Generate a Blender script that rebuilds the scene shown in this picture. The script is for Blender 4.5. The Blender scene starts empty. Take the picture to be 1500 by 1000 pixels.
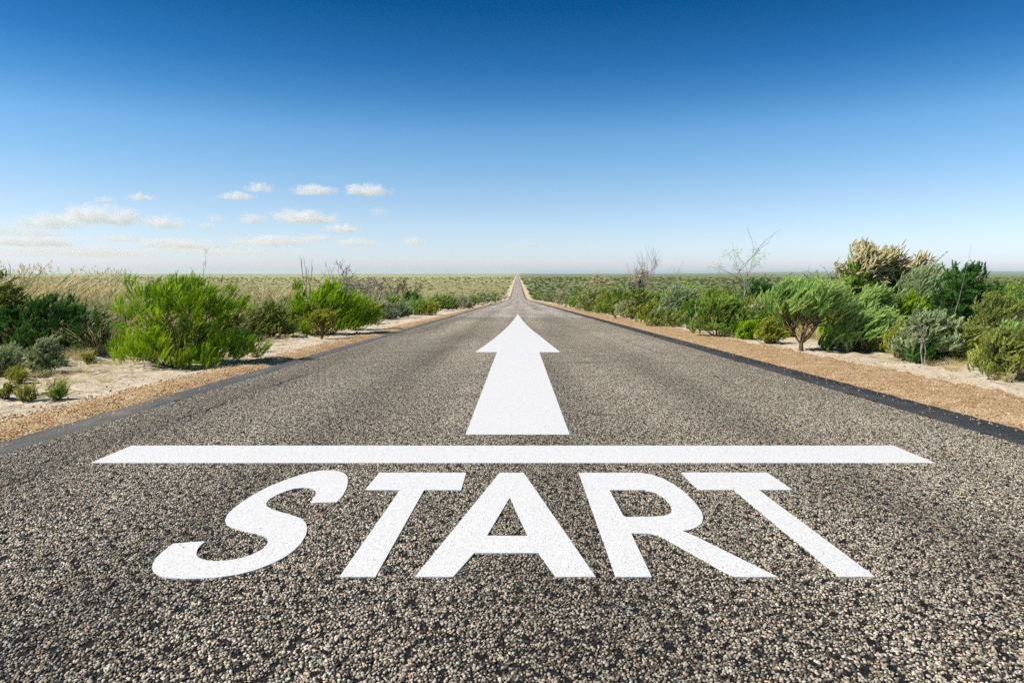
import bpy, math, random
import numpy as np
from mathutils import Vector, Matrix, Euler
from mathutils.geometry import tessellate_polygon

R = math.radians
sc = bpy.context.scene
col = sc.collection

# ------------------------------------------------------------------ camera
EYE = 1.1                      # metres above the road
SLOPE = 0.0345                 # the road runs downhill from here
cam_d = bpy.data.cameras.new('camera')
cam_d.sensor_width = 36.0
cam_d.lens = 24.0
cam_d.clip_start = 0.05
cam_d.clip_end = 120000.0
cam = bpy.data.objects.new('camera', cam_d)
col.objects.link(cam)
cam.location = (0, 0, EYE)
cam.rotation_euler = (R(90 - 5.683), 0, R(0.458))
sc.camera = cam

# ------------------------------------------------------------------ sky and sun
SUN_EL, SUN_AZ = R(45.0), R(-102.0)      # azimuth from +Y towards +X: the sun stands to the left
world = bpy.data.worlds.new('World')
sc.world = world
world.use_nodes = True
wn = world.node_tree.nodes; wl = world.node_tree.links
wn.clear()
w_out = wn.new('ShaderNodeOutputWorld')
w_bg = wn.new('ShaderNodeBackground')
w_sky = wn.new('ShaderNodeTexSky')
w_sky.sky_type = 'NISHITA'
w_sky.sun_disc = False
w_sky.sun_elevation = SUN_EL
w_sky.sun_rotation = SUN_AZ
w_sky.altitude = 0
w_sky.air_density = 1.0
w_sky.dust_density = 0.6
w_sky.ozone_density = 3.0
w_tc = wn.new('ShaderNodeTexCoord')
w_sep = wn.new('ShaderNodeSeparateXYZ')
w_ramp = wn.new('ShaderNodeValToRGB')
w_mul = wn.new('ShaderNodeMix'); w_mul.data_type = 'RGBA'; w_mul.blend_type = 'MULTIPLY'
w_mul.inputs[0].default_value = 1.0
wl.new(w_tc.outputs['Generated'], w_sep.inputs[0])
wl.new(w_sep.outputs['Z'], w_ramp.inputs[0])
wl.new(w_sky.outputs[0], w_mul.inputs[6])
wl.new(w_ramp.outputs[0], w_mul.inputs[7])
wl.new(w_mul.outputs[2], w_bg.inputs[0])
wl.new(w_bg.outputs[0], w_out.inputs[0])
w_bg.inputs[1].default_value = 0.145
SKY_STOPS = [(0.0, (0.82, 0.865, 1.15)), (0.02, (0.79, 0.84, 1.10)), (0.055, (0.71, 0.76, 0.92)), (0.098, (0.63, 0.69, 0.80)), (0.145, (0.49, 0.65, 0.76)),
             (0.191, (0.37, 0.60, 0.74)), (0.235, (0.18, 0.45, 0.63)), (0.278, (0.075, 0.33, 0.54)), (0.35, (0.004, 0.21, 0.38)), (0.50, (0.003, 0.16, 0.32))]
els = w_ramp.color_ramp.elements
while len(els) > 1:
    els.remove(els[-1])
els[0].position = 0.0; els[0].color = (*SKY_STOPS[0][1], 1)
for p_, c_ in SKY_STOPS[1:]:
    e_ = els.new(p_); e_.color = (*c_, 1)

sun_d = bpy.data.lights.new('sun', 'SUN')
sun_d.energy = 4.6
sun_d.angle = R(0.53)
sun_d.color = (1.0, 0.95, 0.86)
sun = bpy.data.objects.new('sun', sun_d)
col.objects.link(sun)
sdir = Vector((math.sin(SUN_AZ) * math.cos(SUN_EL), math.cos(SUN_AZ) * math.cos(SUN_EL), math.sin(SUN_EL)))
sun.rotation_euler = (-sdir).to_track_quat('-Z', 'Y').to_euler()
sun.location = (-30, 20, 40)

vs = sc.view_settings
vs.view_transform = 'Standard'
vs.look = 'None'
vs.exposure = 0.42
vs.gamma = 1.0
sc.cycles.use_denoising = False
sc.cycles.use_adaptive_sampling = False
sc.cycles.max_bounces = 16
sc.cycles.diffuse_bounces = 3
sc.cycles.transmission_bounces = 4
sc.cycles.volume_bounces = 16
sc.cycles.transparent_max_bounces = 8

# ------------------------------------------------------------------ helpers
rng = np.random.default_rng(7)

def smooth(a, b, t):
    t = np.clip((np.asarray(t, float) - a) / (b - a), 0, 1)
    return t * t * (3 - 2 * t)

_ph = np.random.default_rng(3).uniform(0, 6.283, (40, 2))
_an = np.random.default_rng(4).uniform(0, 6.283, 40)
def wavy(x, y, scale, seed=0, octs=3):
    """smooth pseudo noise about -1..1 with features of about `scale` metres"""
    x = np.asarray(x, float); y = np.asarray(y, float)
    out = np.zeros(np.broadcast(x, y).shape); amp = 1.0; tot = 0
    for o in range(octs):
        f = 6.283 / scale * (1.9 ** o)
        for k in range(3):
            i = (seed * 7 + o * 3 + k) % 40
            a = _an[i]
            u = x * math.cos(a) + y * math.sin(a)
            v = -x * math.sin(a) + y * math.cos(a)
            out = out + amp * np.sin(f * u * (1 + .13 * k) + _ph[i, 0] + 1.3 * np.sin(f * .53 * v + _ph[i, 1]))
        tot += amp * 1.8; amp *= 0.5
    return out / tot

ROAD_L, ROAD_R = -3.93, 4.21         # outer edges of the seal
SAG0, SAGL = 280.0, 130.0
def profile(y):
    y = np.asarray(y, float)
    t = np.clip(y - SAG0, 0, SAGL)
    return -SLOPE * np.minimum(y, SAG0) - SLOPE * (t - t * t / (2 * SAGL))

def terrain(x, y):
    x = np.asarray(x, float); y = np.asarray(y, float)
    e = np.maximum(np.maximum(ROAD_L - x, x - ROAD_R), 0)
    inside = smooth(0.0, 0.25, e)
    z = profile(y) - 0.05 + 0.03 * inside
    z = z - 0.03 * smooth(0.4, 1.4, e)
    near = 1 - smooth(160, 330, y)
    z = z + (0.030 * wavy(x, y, 0.8, 1) + .02 * wavy(x, y, .33, 4, 2)) * smooth(0.7, 1.5, e) * near
    z = z + 0.10 * smooth(2.0, 6.0, e) * wavy(x, y, 5.0, 2)
    z = z + 0.45 * smooth(3.0, 11.0, e) * near
    z = z + 0.6 * smooth(20, 120, e) * wavy(x, y, 90, 3)
    return z

CAMM = cam.rotation_euler.to_matrix()
def ray(px, py):
    v = CAMM @ Vector(((px - 750) / 1000.0, (500 - py) / 1000.0, -1.0))
    return np.array(v)
def on_road(px, py, lift=0.0):
    """point of the road plane that the photograph shows at a pixel"""
    v = ray(px, py)
    t = (-lift + EYE) / (-v[2] - SLOPE * v[1])
    return np.array((v[0] * t, v[1] * t, EYE + v[2] * t))
def on_ground(px, py):
    v = ray(px, py)
    ts = np.concatenate([np.arange(2, 80, .02), np.arange(80, 1500, .5)])
    d = EYE + v[2] * ts - terrain(v[0] * ts, v[1] * ts)
    i = np.argmax(d < 0) if (d < 0).any() else len(ts) - 1
    t = ts[i]
    return v[0] * t, v[1] * t, t

def tag(o, label=None, cat=None, group=None, kind=None):
    if label: o['label'] = label
    if cat: o['category'] = cat
    if group: o['group'] = group
    if kind: o['kind'] = kind
    return o

def mesh_np(name, verts, faces, mat=None, attrs=None, smooth_shade=False):
    """verts (n,3); faces = (m,3) or (m,4) array or a list of such arrays"""
    me = bpy.data.meshes.new(name)
    verts = np.ascontiguousarray(verts, np.float32)
    if not isinstance(faces, (list, tuple)):
        faces = [faces]
    faces = [np.asarray(f, np.int32) for f in faces if len(f)]
    loops = np.concatenate([f.ravel() for f in faces]) if faces else np.zeros(0, np.int32)
    sizes = np.concatenate([np.full(len(f), f.shape[1], np.int32) for f in faces]) if faces else np.zeros(0, np.int32)
    me.vertices.add(len(verts)); me.vertices.foreach_set('co', verts.ravel())
    me.loops.add(len(loops)); me.loops.foreach_set('vertex_index', loops)
    me.polygons.add(len(sizes))
    starts = np.concatenate([[0], np.cumsum(sizes)[:-1]]).astype(np.int32) if len(sizes) else np.zeros(0, np.int32)
    me.polygons.foreach_set('loop_start', starts)
    if smooth_shade:
        me.polygons.foreach_set('use_smooth', np.ones(len(sizes), bool))
    if attrs:
        for k, a in attrs.items():
            a = np.asarray(a, np.float32)
            if a.ndim == 1:
                me.attributes.new(k, 'FLOAT', 'POINT').data.foreach_set('value', a)
            else:
                me.attributes.new(k, 'FLOAT_VECTOR', 'POINT').data.foreach_set('vector', a.ravel())
    me.update(calc_edges=True)
    if mat: me.materials.append(mat)
    return me

def obj(name, me, parent=None, loc=None):
    o = bpy.data.objects.new(name, me)
    col.objects.link(o)
    if parent: o.parent = parent
    if loc is not None: o.location = loc
    return o

def empty(name, loc):
    o = bpy.data.objects.new(name, None)
    col.objects.link(o); o.location = loc
    o.empty_display_size = 0.2
    return o

# ------------------------------------------------------------------ materials
class NT:
    def __init__(s, name):
        s.m = bpy.data.materials.new(name); s.m.use_nodes = True
        s.n = s.m.node_tree.nodes; s.l = s.m.node_tree.links
        s.n.clear(); s.out = s.n.new('ShaderNodeOutputMaterial')
    def node(s, t, **kw):
        nd = s.n.new(t)
        for k, v in kw.items(): setattr(nd, k, v)
        return nd
    def lk(s, a, b): s.l.new(a, b)
    def put(s, sock, v):
        if hasattr(v, 'is_output') or isinstance(v, bpy.types.NodeSocket): s.lk(v, sock)
        else: sock.default_value = v
    def math(s, op, a, b=0.0, c=0.0, clamp=False):
        nd = s.node('ShaderNodeMath', operation=op, use_clamp=clamp)
        s.put(nd.inputs[0], a); s.put(nd.inputs[1], b); s.put(nd.inputs[2], c)
        return nd.outputs[0]
    def mix(s, f, a, b, blend='MIX'):
        nd = s.node('ShaderNodeMix', data_type='RGBA', blend_type=blend)
        s.put(nd.inputs[0], f)
        for q, v in ((6, a), (7, b)):
            if isinstance(v, tuple): v = (*v, 1.0)
            s.put(nd.inputs[q], v)
        return nd.outputs[2]
    def noise(s, vec, scale, detail=3, rough=.55, dims='3D'):
        nd = s.node('ShaderNodeTexNoise', noise_dimensions=dims)
        if vec is not None: s.lk(vec, nd.inputs['Vector'])
        nd.inputs['Scale'].default_value = scale; nd.inputs['Detail'].default_value = detail
        nd.inputs['Roughness'].default_value = rough
        return nd.outputs[0]
    def ramp(s, f, stops, interp='LINEAR'):
        nd = s.node('ShaderNodeValToRGB'); nd.color_ramp.interpolation = interp
        e = nd.color_ramp.elements
        while len(e) > 1: e.remove(e[-1])
        e[0].position = stops[0][0]; e[0].color = (*stops[0][1], 1)
        for p, c in stops[1:]:
            q = e.new(p); q.color = (*c, 1)
        s.lk(f, nd.inputs[0]); return nd.outputs[0]
    def rng(s, f, a, b, c=0.0, d=1.0):
        nd = s.node('ShaderNodeMapRange'); nd.interpolation_type = 'SMOOTHSTEP'
        s.put(nd.inputs[0], f)
        for i, v in enumerate((a, b, c, d)): nd.inputs[i + 1].default_value = v
        return nd.outputs[0]
    def pos(s):
        return s.node('ShaderNodeNewGeometry').outputs['Position']
    def scaled(s, vec, v):
        nd = s.node('ShaderNodeVectorMath', operation='MULTIPLY')
        s.lk(vec, nd.inputs[0]); nd.inputs[1].default_value = v
        return nd.outputs[0]
    def sep(s, vec):
        nd = s.node('ShaderNodeSeparateXYZ'); s.lk(vec, nd.inputs[0]); return nd.outputs
    def attr(s, name):
        return s.node('ShaderNodeAttribute', attribute_name=name).outputs['Fac']
    def bump(s, h, strength, dist):
        nd = s.node('ShaderNodeBump'); nd.inputs['Strength'].default_value = strength
        nd.inputs['Distance'].default_value = dist; s.lk(h, nd.inputs['Height']); return nd.outputs[0]
    def principled(s, colr, rough=.9, spec=.2, normal=None):
        nd = s.node('ShaderNodeBsdfPrincipled')
        if isinstance(colr, tuple): colr = (*colr, 1)
        s.put(nd.inputs['Base Color'], colr); s.put(nd.inputs['Roughness'], rough)
        nd.inputs['Specular IOR Level'].default_value = spec
        if normal is not None: s.lk(normal, nd.inputs['Normal'])
        return nd.outputs[0]
    def done(s, shader):
        s.lk(shader, s.out.inputs['Surface']); return s.m

STONE = [(0.0, (.038, .034, .030)), (.16, (.105, .090, .074)), (.34, (.275, .234, .188)), (.56, (.46, .392, .312)),
         (.78, (.60, .522, .425)), (.92, (.73, .648, .548)), (1.0, (.80, .74, .66))]

CHIP_ROWS, CHIP_Y0 = 18, 1.4
CHIP_END = CHIP_Y0 + 2.0 * CHIP_ROWS
def road_tone(t, p):
    """broad wear of the seal: streaks along the road and cloudy patches"""
    a = t.noise(t.scaled(p, (1.1, .035, 1.0)), 1.0, 4, .55)
    b = t.noise(t.scaled(p, (.35, .12, 1.0)), 1.0, 3, .5)
    s_ = t.math('ADD', t.math('MULTIPLY', a, .6), t.math('MULTIPLY', b, .4))
    tone = t.rng(s_, .32, .68, .66, 1.14)
    x = t.sep(p)[0]
    wob = t.math('MULTIPLY', t.math('SUBTRACT', t.noise(p, .5, 4, .65), .5), .5)
    tracks = t.math('COSINE', t.math('MULTIPLY', t.math('ADD', t.math('SUBTRACT', x, .14), t.math('MULTIPLY', wob, .5)), 6.283 / 1.72))
    tone = t.math('MULTIPLY', tone, t.math('SUBTRACT', 1.0, t.math('MULTIPLY', tracks, .09)))
    for cx, wd in ((-3.02, .016), (2.75, .010)):
        d = t.math('ABSOLUTE', t.math('ADD', t.math('SUBTRACT', x, cx), wob))
        on = t.rng(t.noise(t.scaled(p, (.3, .6, 1)), 1.0, 3), .48, .58)
        tone = t.math('MULTIPLY', tone, t.math('SUBTRACT', 1.0, t.math('MULTIPLY', t.math('MULTIPLY', t.math('LESS_THAN', d, wd), on), .75)))
    stain = t.rng(t.noise(p, .9, 5, .62), .60, .74, 0, .38)
    return t.math('MULTIPLY', tone, t.math('SUBTRACT', 1.0, stain))

def mat_asphalt():
    t = NT('chip_seal'); p = t.pos()
    v = t.node('ShaderNodeTexVoronoi', voronoi_dimensions='2D', feature='F1'); t.lk(p, v.inputs['Vector'])
    v.inputs['Scale'].default_value = 92.0; v.inputs['Randomness'].default_value = 1.0
    cs = t.sep(v.outputs['Color'])
    stone = t.ramp(cs[0], STONE)
    holes = t.noise(p, 26.0, 2, .6)
    thr = t.rng(holes, .30, .50, .55, 1.1)
    gap = t.math('GREATER_THAN', v.outputs['Distance'], thr)
    c = t.mix(gap, stone, (.022, .022, .023))
    c = t.mix(1.0, c, road_tone(t, p), 'MULTIPLY')
    xyz = t.sep(p)
    binder = t.mix(t.rng(t.noise(p, 60, 2), .4, .75), (.014, .014, .015), (.04, .038, .035))
    c = t.mix(t.math('LESS_THAN', xyz[1], CHIP_END), c, binder)      # nearer than that the chips are real stones
    wob = t.math('MULTIPLY', t.math('SUBTRACT', t.noise(p, 2.2, 5, .65), .5), .42)
    xw = t.math('ADD', xyz[0], wob)
    dl = t.math('LESS_THAN', xw, -3.57); dr = t.math('GREATER_THAN', xw, 3.76)
    strip = t.math('MAXIMUM', dl, dr)
    fine = t.noise(p, 120.0, 2, .7)
    tar = t.mix(t.rng(fine, .35, .72), (.026, .029, .031), (.19, .19, .18))
    tar = t.mix(t.rng(t.noise(t.scaled(p, (2.5, .5, 1)), 1.0, 4), .45, .75, 0, .5), tar, (.20, .18, .155))
    dust = t.rng(t.noise(t.scaled(p, (1.5, .8, 1)), 2.0, 5, .7),   .54, .74, 0, .4)
    tar = t.mix(dust, tar, (.30, .24, .17))
    c = t.mix(strip, c, tar)
    h = t.math('SUBTRACT', 1.0, v.outputs['Distance'])
    nb = t.bump(h, .8, .006)
    return t.done(t.principled(c, .92, .06, nb))

def mat_chips():
    t = NT('road_chips'); p = t.pos()
    ti = t.attr('tint')
    c = t.ramp(ti, STONE)
    wn_ = t.node('ShaderNodeTexWhiteNoise', noise_dimensions='1D'); t.lk(t.math('MULTIPLY', ti, 977.0), wn_.inputs['W'])
    c = t.mix(1.0, c, t.ramp(wn_.outputs['Value'], [(0, (.86, .98, 1.0)), (.35, (.96, 1.0, .93)), (.7, (1.04, 1.0, .90)), (.92, (1.14, .98, .80)), (1, (1.22, .93, .70))]), 'MULTIPLY')
    c = t.mix(t.rng(t.noise(p, 180, 3, .65), .3, .7, 0, .35), c, (.12, .10, .085))
    c = t.mix(1.0, c, road_tone(t, p), 'MULTIPLY')
    return t.done(t.principled(c, .75, .3))

def mat_paint():
    t = NT('white_road_paint'); p = t.pos()
    v = t.node('ShaderNodeTexVoronoi', voronoi_dimensions='2D'); t.lk(p, v.inputs['Vector']); v.inputs['Scale'].default_value = 85
    cs = t.sep(v.outputs['Color'])
    rad_ = t.math('MULTIPLY', t.math('SUBTRACT', cs[0], .34), .42)
    speck = t.math('LESS_THAN', v.outputs['Distance'], rad_)
    n2 = t.noise(p, 60, 3, .6)
    c = t.mix(t.rng(n2, .3, .7), (.665, .652, .628), (.75, .738, .713))
    c = t.mix(t.math('MULTIPLY', speck, .75), c, (.20, .19, .18))
    nb = t.bump(t.noise(p, 95, 3, .6), .35, .004)
    return t.done(t.principled(c, .7, .25, nb))

def mat_gravel_bed():
    t = NT('gravel_bed'); p = t.pos()
    v = t.node('ShaderNodeTexVoronoi', voronoi_dimensions='2D'); t.lk(p, v.inputs['Vector']); v.inputs['Scale'].default_value = 48
    cs = t.sep(v.outputs['Color'])
    c = t.ramp(cs[0], [(0, (.16, .085, .035)), (.35, (.36, .21, .09)), (.7, (.50, .32, .15)), (1, (.62, .47, .28))])
    c = t.mix(t.rng(t.noise(p, 3.2, 4, .6), .4, .7, 0, .55), c, (.60, .46, .29))
    nb = t.bump(t.math('SUBTRACT', 1.0, v.outputs['Distance']), .9, .012)
    return t.done(t.principled(c, .95, .1, nb))

def mat_pebble():
    t = NT('gravel_stone')
    c = t.ramp(t.attr('tint'), [(0, (.15, .08, .035)), (.25, (.37, .22, .095)), (.6, (.57, .38, .18)), (.85, (.68, .50, .28)), (1, (.72, .60, .44))])
    return t.done(t.principled(c, .9, .15))

def mat_ground():
    t = NT('sandy_ground'); p = t.pos(); xyz = t.sep(p)
    sand = t.mix(t.rng(t.noise(p, 1.4, 5, .6), .3, .7), (.52, .42, .29), (.72, .61, .46))
    sand = t.mix(t.rng(t.noise(t.scaled(p, (1, 2.2, 1)), 9, 4, .7), .52, .70, 0, .6), sand, (.27, .195, .125))
    litter = t.rng(t.noise(p, 40, 3, .7), .63, .70, 0, .75)
    sand = t.mix(litter, sand, (.12, .085, .055))
    # heath beyond the verge: dry straw on the left, olive on the right
    pn = t.noise(t.scaled(p, (.05, .05, .05)), 1.0, 5, .62)
    pf = t.noise(t.scaled(p, (.35, .35, .35)), 1.0, 4, .65)
    pb = t.noise(t.scaled(p, (.0022, .0005, 1)), 1.0, 4, .55)
    straw = t.mix(t.rng(pf, .35, .65), (.45, .43, .20), (.35, .35, .145))
    olive = t.mix(t.rng(pf, .35, .65), (.25, .25, .11), (.16, .19, .07))
    side = t.rng(t.math('ADD', xyz[0], t.math('MULTIPLY', t.math('SUBTRACT', pb, .5), 260.0)), -40, 60)
    heath = t.mix(side, straw, olive)
    heath = t.mix(t.rng(pn, .46, .66, 0, .6), heath, (.13, .16, .06))
    heath = t.mix(t.rng(pb, .5, .68, 0, .55), heath, (.17, .19, .085))
    ax = t.math('ABSOLUTE', xyz[0])
    fade = t.rng(t.math('ADD', ax, t.math('MULTIPLY', t.math('SUBTRACT', t.noise(p, .6, 3), .5), 5.0)), 6.6, 9.5)
    c = t.mix(fade, sand, heath)
    h = t.math('ADD', t.noise(p, 7, 5, .65), t.math('MULTIPLY', t.noise(p, 55, 3, .6), .25))
    return t.done(t.principled(c, .97, .08, t.bump(h, .9, .05)))

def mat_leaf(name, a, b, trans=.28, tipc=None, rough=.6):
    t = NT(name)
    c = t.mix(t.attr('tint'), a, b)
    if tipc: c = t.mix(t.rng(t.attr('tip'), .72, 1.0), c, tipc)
    d = t.principled(c, rough, .22)
    tr = t.node('ShaderNodeBsdfTranslucent'); t.lk(c, tr.inputs[0])
    mx = t.node('ShaderNodeMixShader'); mx.inputs[0].default_value = trans
    t.lk(d, mx.inputs[1]); t.lk(tr.outputs[0], mx.inputs[2])
    return t.done(mx.outputs[0])

def mat_bark(name, a, b):
    t = NT(name); p = t.pos()
    c = t.mix(t.rng(t.noise(p, 22, 4, .65), .3, .7), a, b)
    return t.done(t.principled(c, .92, .1))

def mat_cloud():
    t = NT('cloud_vapour')
    tc = t.node('ShaderNodeTexCoord'); oi = t.node('ShaderNodeObjectInfo')
    p = tc.outputs['Object']
    off = t.scaled(oi.outputs['Location'], (.0131, .0077, .0101))
    ad = t.node('ShaderNodeVectorMath', operation='ADD'); t.lk(p, ad.inputs[0]); t.lk(off, ad.inputs[1])
    ln = t.node('ShaderNodeVectorMath', operation='LENGTH'); t.lk(p, ln.inputs[0])
    n = t.noise(t.scaled(ad.outputs[0], (2.3, 1.6, 1.0)), 1.5, 6, .62)
    shape = t.math('SUBTRACT', 1.0, t.math('POWER', ln.outputs['Value'], 1.5))
    z = t.sep(p)[2]
    base = t.rng(z, -.55, -.2)
    d = t.math('ADD', t.math('MULTIPLY', shape, .85), t.math('MULTIPLY', t.math('SUBTRACT', n, .60), 2.7))
    d = t.math('MULTIPLY', t.math('MAXIMUM', d, 0.0), base)
    dens = t.math('MULTIPLY', d, t.math('MULTIPLY', t.sep(oi.outputs['Color'])[0], .0135))
    v = t.node('ShaderNodeVolumePrincipled')
    v.inputs['Color'].default_value = (.97, .965, 1.0, 1)
    v.inputs['Anisotropy'].default_value = 0.0
    t.lk(dens, v.inputs['Density'])
    t.lk(v.outputs[0], t.out.inputs['Volume'])
    return t.m

M = dict(asphalt=mat_asphalt(), chips=mat_chips(), paint=mat_paint(), bed=mat_gravel_bed(), pebble=mat_pebble(),
         ground=mat_ground(), cloud=mat_cloud(),
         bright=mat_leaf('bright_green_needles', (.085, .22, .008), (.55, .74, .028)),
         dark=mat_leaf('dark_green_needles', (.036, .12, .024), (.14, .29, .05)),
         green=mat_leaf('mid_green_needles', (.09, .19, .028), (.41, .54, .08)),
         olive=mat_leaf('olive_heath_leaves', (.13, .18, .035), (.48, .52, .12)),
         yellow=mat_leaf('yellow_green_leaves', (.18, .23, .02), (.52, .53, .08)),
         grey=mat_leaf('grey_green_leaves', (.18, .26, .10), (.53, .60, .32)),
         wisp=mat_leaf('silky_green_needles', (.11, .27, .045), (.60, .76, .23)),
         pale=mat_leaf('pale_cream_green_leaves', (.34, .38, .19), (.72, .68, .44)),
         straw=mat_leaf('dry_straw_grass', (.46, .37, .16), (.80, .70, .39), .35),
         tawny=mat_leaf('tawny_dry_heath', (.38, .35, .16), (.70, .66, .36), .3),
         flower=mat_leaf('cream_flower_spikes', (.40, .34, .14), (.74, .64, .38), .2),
         stem=mat_bark('brown_stem', (.09, .06, .04), (.20, .145, .10)),
         dead=mat_bark('dead_grey_wood', (.19, .16, .145), (.38, .335, .305)),
         char=mat_bark('dark_dry_wood', (.035, .026, .022), (.10, .075, .06)))

# ------------------------------------------------------------------ the ground, to the horizon
def axis(parts):
    out = []
    for a, b, n in parts: out.append(np.linspace(a, b, n, endpoint=False))
    return np.concatenate(out + [[parts[-1][1]]])
def grid(xs, ys, zf):
    X, Y = np.meshgrid(xs, ys)
    Z = zf(X, Y)
    v = np.stack([X.ravel(), Y.ravel(), Z.ravel()], 1)
    nx, ny = len(xs), len(ys)
    i = (np.arange(ny - 1)[:, None] * nx + np.arange(nx - 1)[None, :]).ravel()
    return v, np.stack([i, i + 1, i + nx + 1, i + nx], 1)
far = 60 * (45000 / 60) ** np.linspace(0, 1, 50)
xs = np.concatenate([-far[::-1], axis([(-59, -16, 34), (-16, -3.6, 84), (-3.6, 3.9, 4), (3.9, 16, 74), (16, 59, 34)]), far])
ys = np.concatenate([axis([(-3500, -60, 12), (-60, 1, 16), (1, 26, 150), (26, 60, 60), (60, 200, 50), (200, 460, 40)]), 470 * (45000 / 470) ** np.linspace(0, 1, 50)])
v, f = grid(xs, ys, terrain)
tag(obj('ground', mesh_np('ground', v, f, M['ground'], smooth_shade=True)), kind='structure')

# ------------------------------------------------------------------ the road
ys = np.concatenate([axis([(-30, 1, 31), (1, 40, 400), (40, 280, 120), (280, 410, 90)]), 412 * (9000 / 412) ** np.linspace(0, 1, 40)])
el = ROAD_L + .020 * wavy(ys * 1.0, ys * 0, .5, 5) * (ys < 60)
er = ROAD_R + .020 * wavy(ys * 1.0, ys * 0 + 9, .45, 6) * (ys < 60)
cols_ = [el - .03, el, el * 0 - 3.4, el * 0 - 1.7, el * 0, el * 0 + 1.7, el * 0 + 3.5, er, er + .03]
zoff = [-.07, 0, 0, 0, 0, 0, 0, 0, -.07]
v = np.stack([np.stack([c, ys, profile(ys) + o], 1) for c, o in zip(cols_, zoff)], 1).reshape(-1, 3)
nx, ny = 9, len(ys)
i = (np.arange(ny - 1)[:, None] * nx + np.arange(nx - 1)[None, :]).ravel()
road = tag(obj('road', mesh_np('road', v, np.stack([i, i + 1, i + nx + 1, i + nx], 1), M['asphalt'])), kind='structure')

# stone chips standing out of the seal in the near part of the road
ICO = None
def ico():
    g = (1 + 5 ** .5) / 2
    v = np.array([(-1, g, 0), (1, g, 0), (-1, -g, 0), (1, -g, 0), (0, -1, g), (0, 1, g), (0, -1, -g), (0, 1, -g),
                  (g, 0, -1), (g, 0, 1), (-g, 0, -1), (-g, 0, 1)], float)
    v /= np.linalg.norm(v[0])
    f = np.array([(0, 11, 5), (0, 5, 1), (0, 1, 7), (0, 7, 10), (0, 10, 11), (1, 5, 9), (5, 11, 4), (11, 10, 2), (10, 7, 6),
                  (7, 1, 8), (3, 9, 4), (3, 4, 2), (3, 2, 6), (3, 6, 8), (3, 8, 9), (4, 9, 5), (2, 4, 11), (6, 2, 10), (8, 6, 7), (9, 8, 1)])
    return v, f
def stones(x, y, z, size, squash, r, drop=True, tint=None):
    """many small angular stones as one vertex / face / tint set"""
    bv, bf = ico()
    n = len(x)
    a = r.uniform(0, 6.283, (n, 1))
    if drop:                                    # leave out the faces that are buried
        bf = bf[bv[bf][:, :, 2].mean(1) > -.42]
    P = bv[None] * (1 + r.uniform(-.30, .24, (n, 12, 1)))
    ex = r.uniform(.75, 1.25, (n, 1))
    px = P[..., 0] * ex; py = P[..., 1] / ex
    X = px * np.cos(a) - py * np.sin(a); Y = px * np.sin(a) + py * np.cos(a)
    Z = P[..., 2] * squash
    tl = r.normal(0, .22, (n, 2, 1))
    Z = Z + X * tl[:, 0] + Y * tl[:, 1]
    V = np.stack([X, Y, Z], -1) * np.asarray(size)[:, None, None]
    V[..., 0] += x[:, None]; V[..., 1] += y[:, None]; V[..., 2] += np.asarray(z)[:, None]
    F = bf[None] + 12 * np.arange(n)[:, None, None]
    T = np.repeat(r.uniform(0, 1, n) if tint is None else tint, 12)
    return V.reshape(-1, 3), F.reshape(-1, 3), T

TW, TL = 1.84, 2.0
def chip_tile(seed):
    r = np.random.default_rng(seed)
    sp = .0098
    gx = np.arange(-TW / 2 + sp / 2, TW / 2, sp); gy = np.arange(-TL / 2 + sp / 2, TL / 2, sp)
    X, Y = np.meshgrid(gx, gy); X[1::2] += sp / 2
    x = (X + r.normal(0, sp * .23, X.shape)).ravel(); y = (Y + r.normal(0, sp * .23, X.shape)).ravel()
    hole = wavy(x, y, .10, seed % 5, 3) + r.normal(0, .42, len(x))
    k = hole < .50
    x, y = x[k], y[k]
    s = r.uniform(.0034, .0074, len(x))
    return stones(x, y, r.uniform(-.0016, .0016, len(x)), s, .66, r, tint=r.uniform(0, 1, len(x)) ** 1.32)
for k in range(1):
    tv, tf, tt = chip_tile(11)
    tile_me = mesh_np('road_chips', tv, tf, M['chips'], {'tint': tt})
rr = random.Random(5)
for j in range(CHIP_ROWS):
    for q in range(4):
        o = obj('road_chips', tile_me, road)
        cx = -3.60 + TW * (q + .5); cy = CHIP_Y0 + TL * (j + .5)
        o.location = (cx, cy, -SLOPE * cy + .0012)
        o.rotation_euler = Euler((-math.atan(SLOPE) * 1.0, 0, 0)).to_matrix().to_euler()
        sx = rr.choice((-1, 1)); sy = rr.choice((-1, 1))
        if sx * sy < 0: sx, sy = -1, -1
        if sx < 0:
            o.rotation_euler = (Euler((-math.atan(SLOPE), 0, 0)).to_matrix() @ Matrix.Rotation(math.pi, 3, 'Z')).to_euler()
        o['kind'] = 'stuff'

# ------------------------------------------------------------------ white markings painted on the road
def marking(name, outer, holes=(), parent=None):
    loops = [outer] + list(holes)
    top = [[Vector(on_road(px, py, .0070)) for px, py in lp] for lp in loops]
    flat = [p for lp in top for p in lp]
    tris = tessellate_polygon([[Vector((p.x, p.y, 0)) for p in lp] for lp in top])
    n = len(flat)
    verts = [tuple(p) for p in flat] + [(p.x, p.y, p.z - .0065) for p in flat]
    faces = []
    for a, b, c in tris:
        A, B, C = flat[a], flat[b], flat[c]
        faces.append((a, b, c) if (B - A).cross(C - A).z > 0 else (a, c, b))
    s = 0
    for lp in top:
        m = len(lp)
        for i in range(m):
            a, b = s + i, s + (i + 1) % m
            faces.append((a, b, b + n, a + n))
        s += m
    me = bpy.data.meshes.new(name)
    me.from_pydata(verts, [], faces); me.update()
    me.materials.append(M['paint'])
    o = obj(name, me, parent)
    return o

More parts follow.
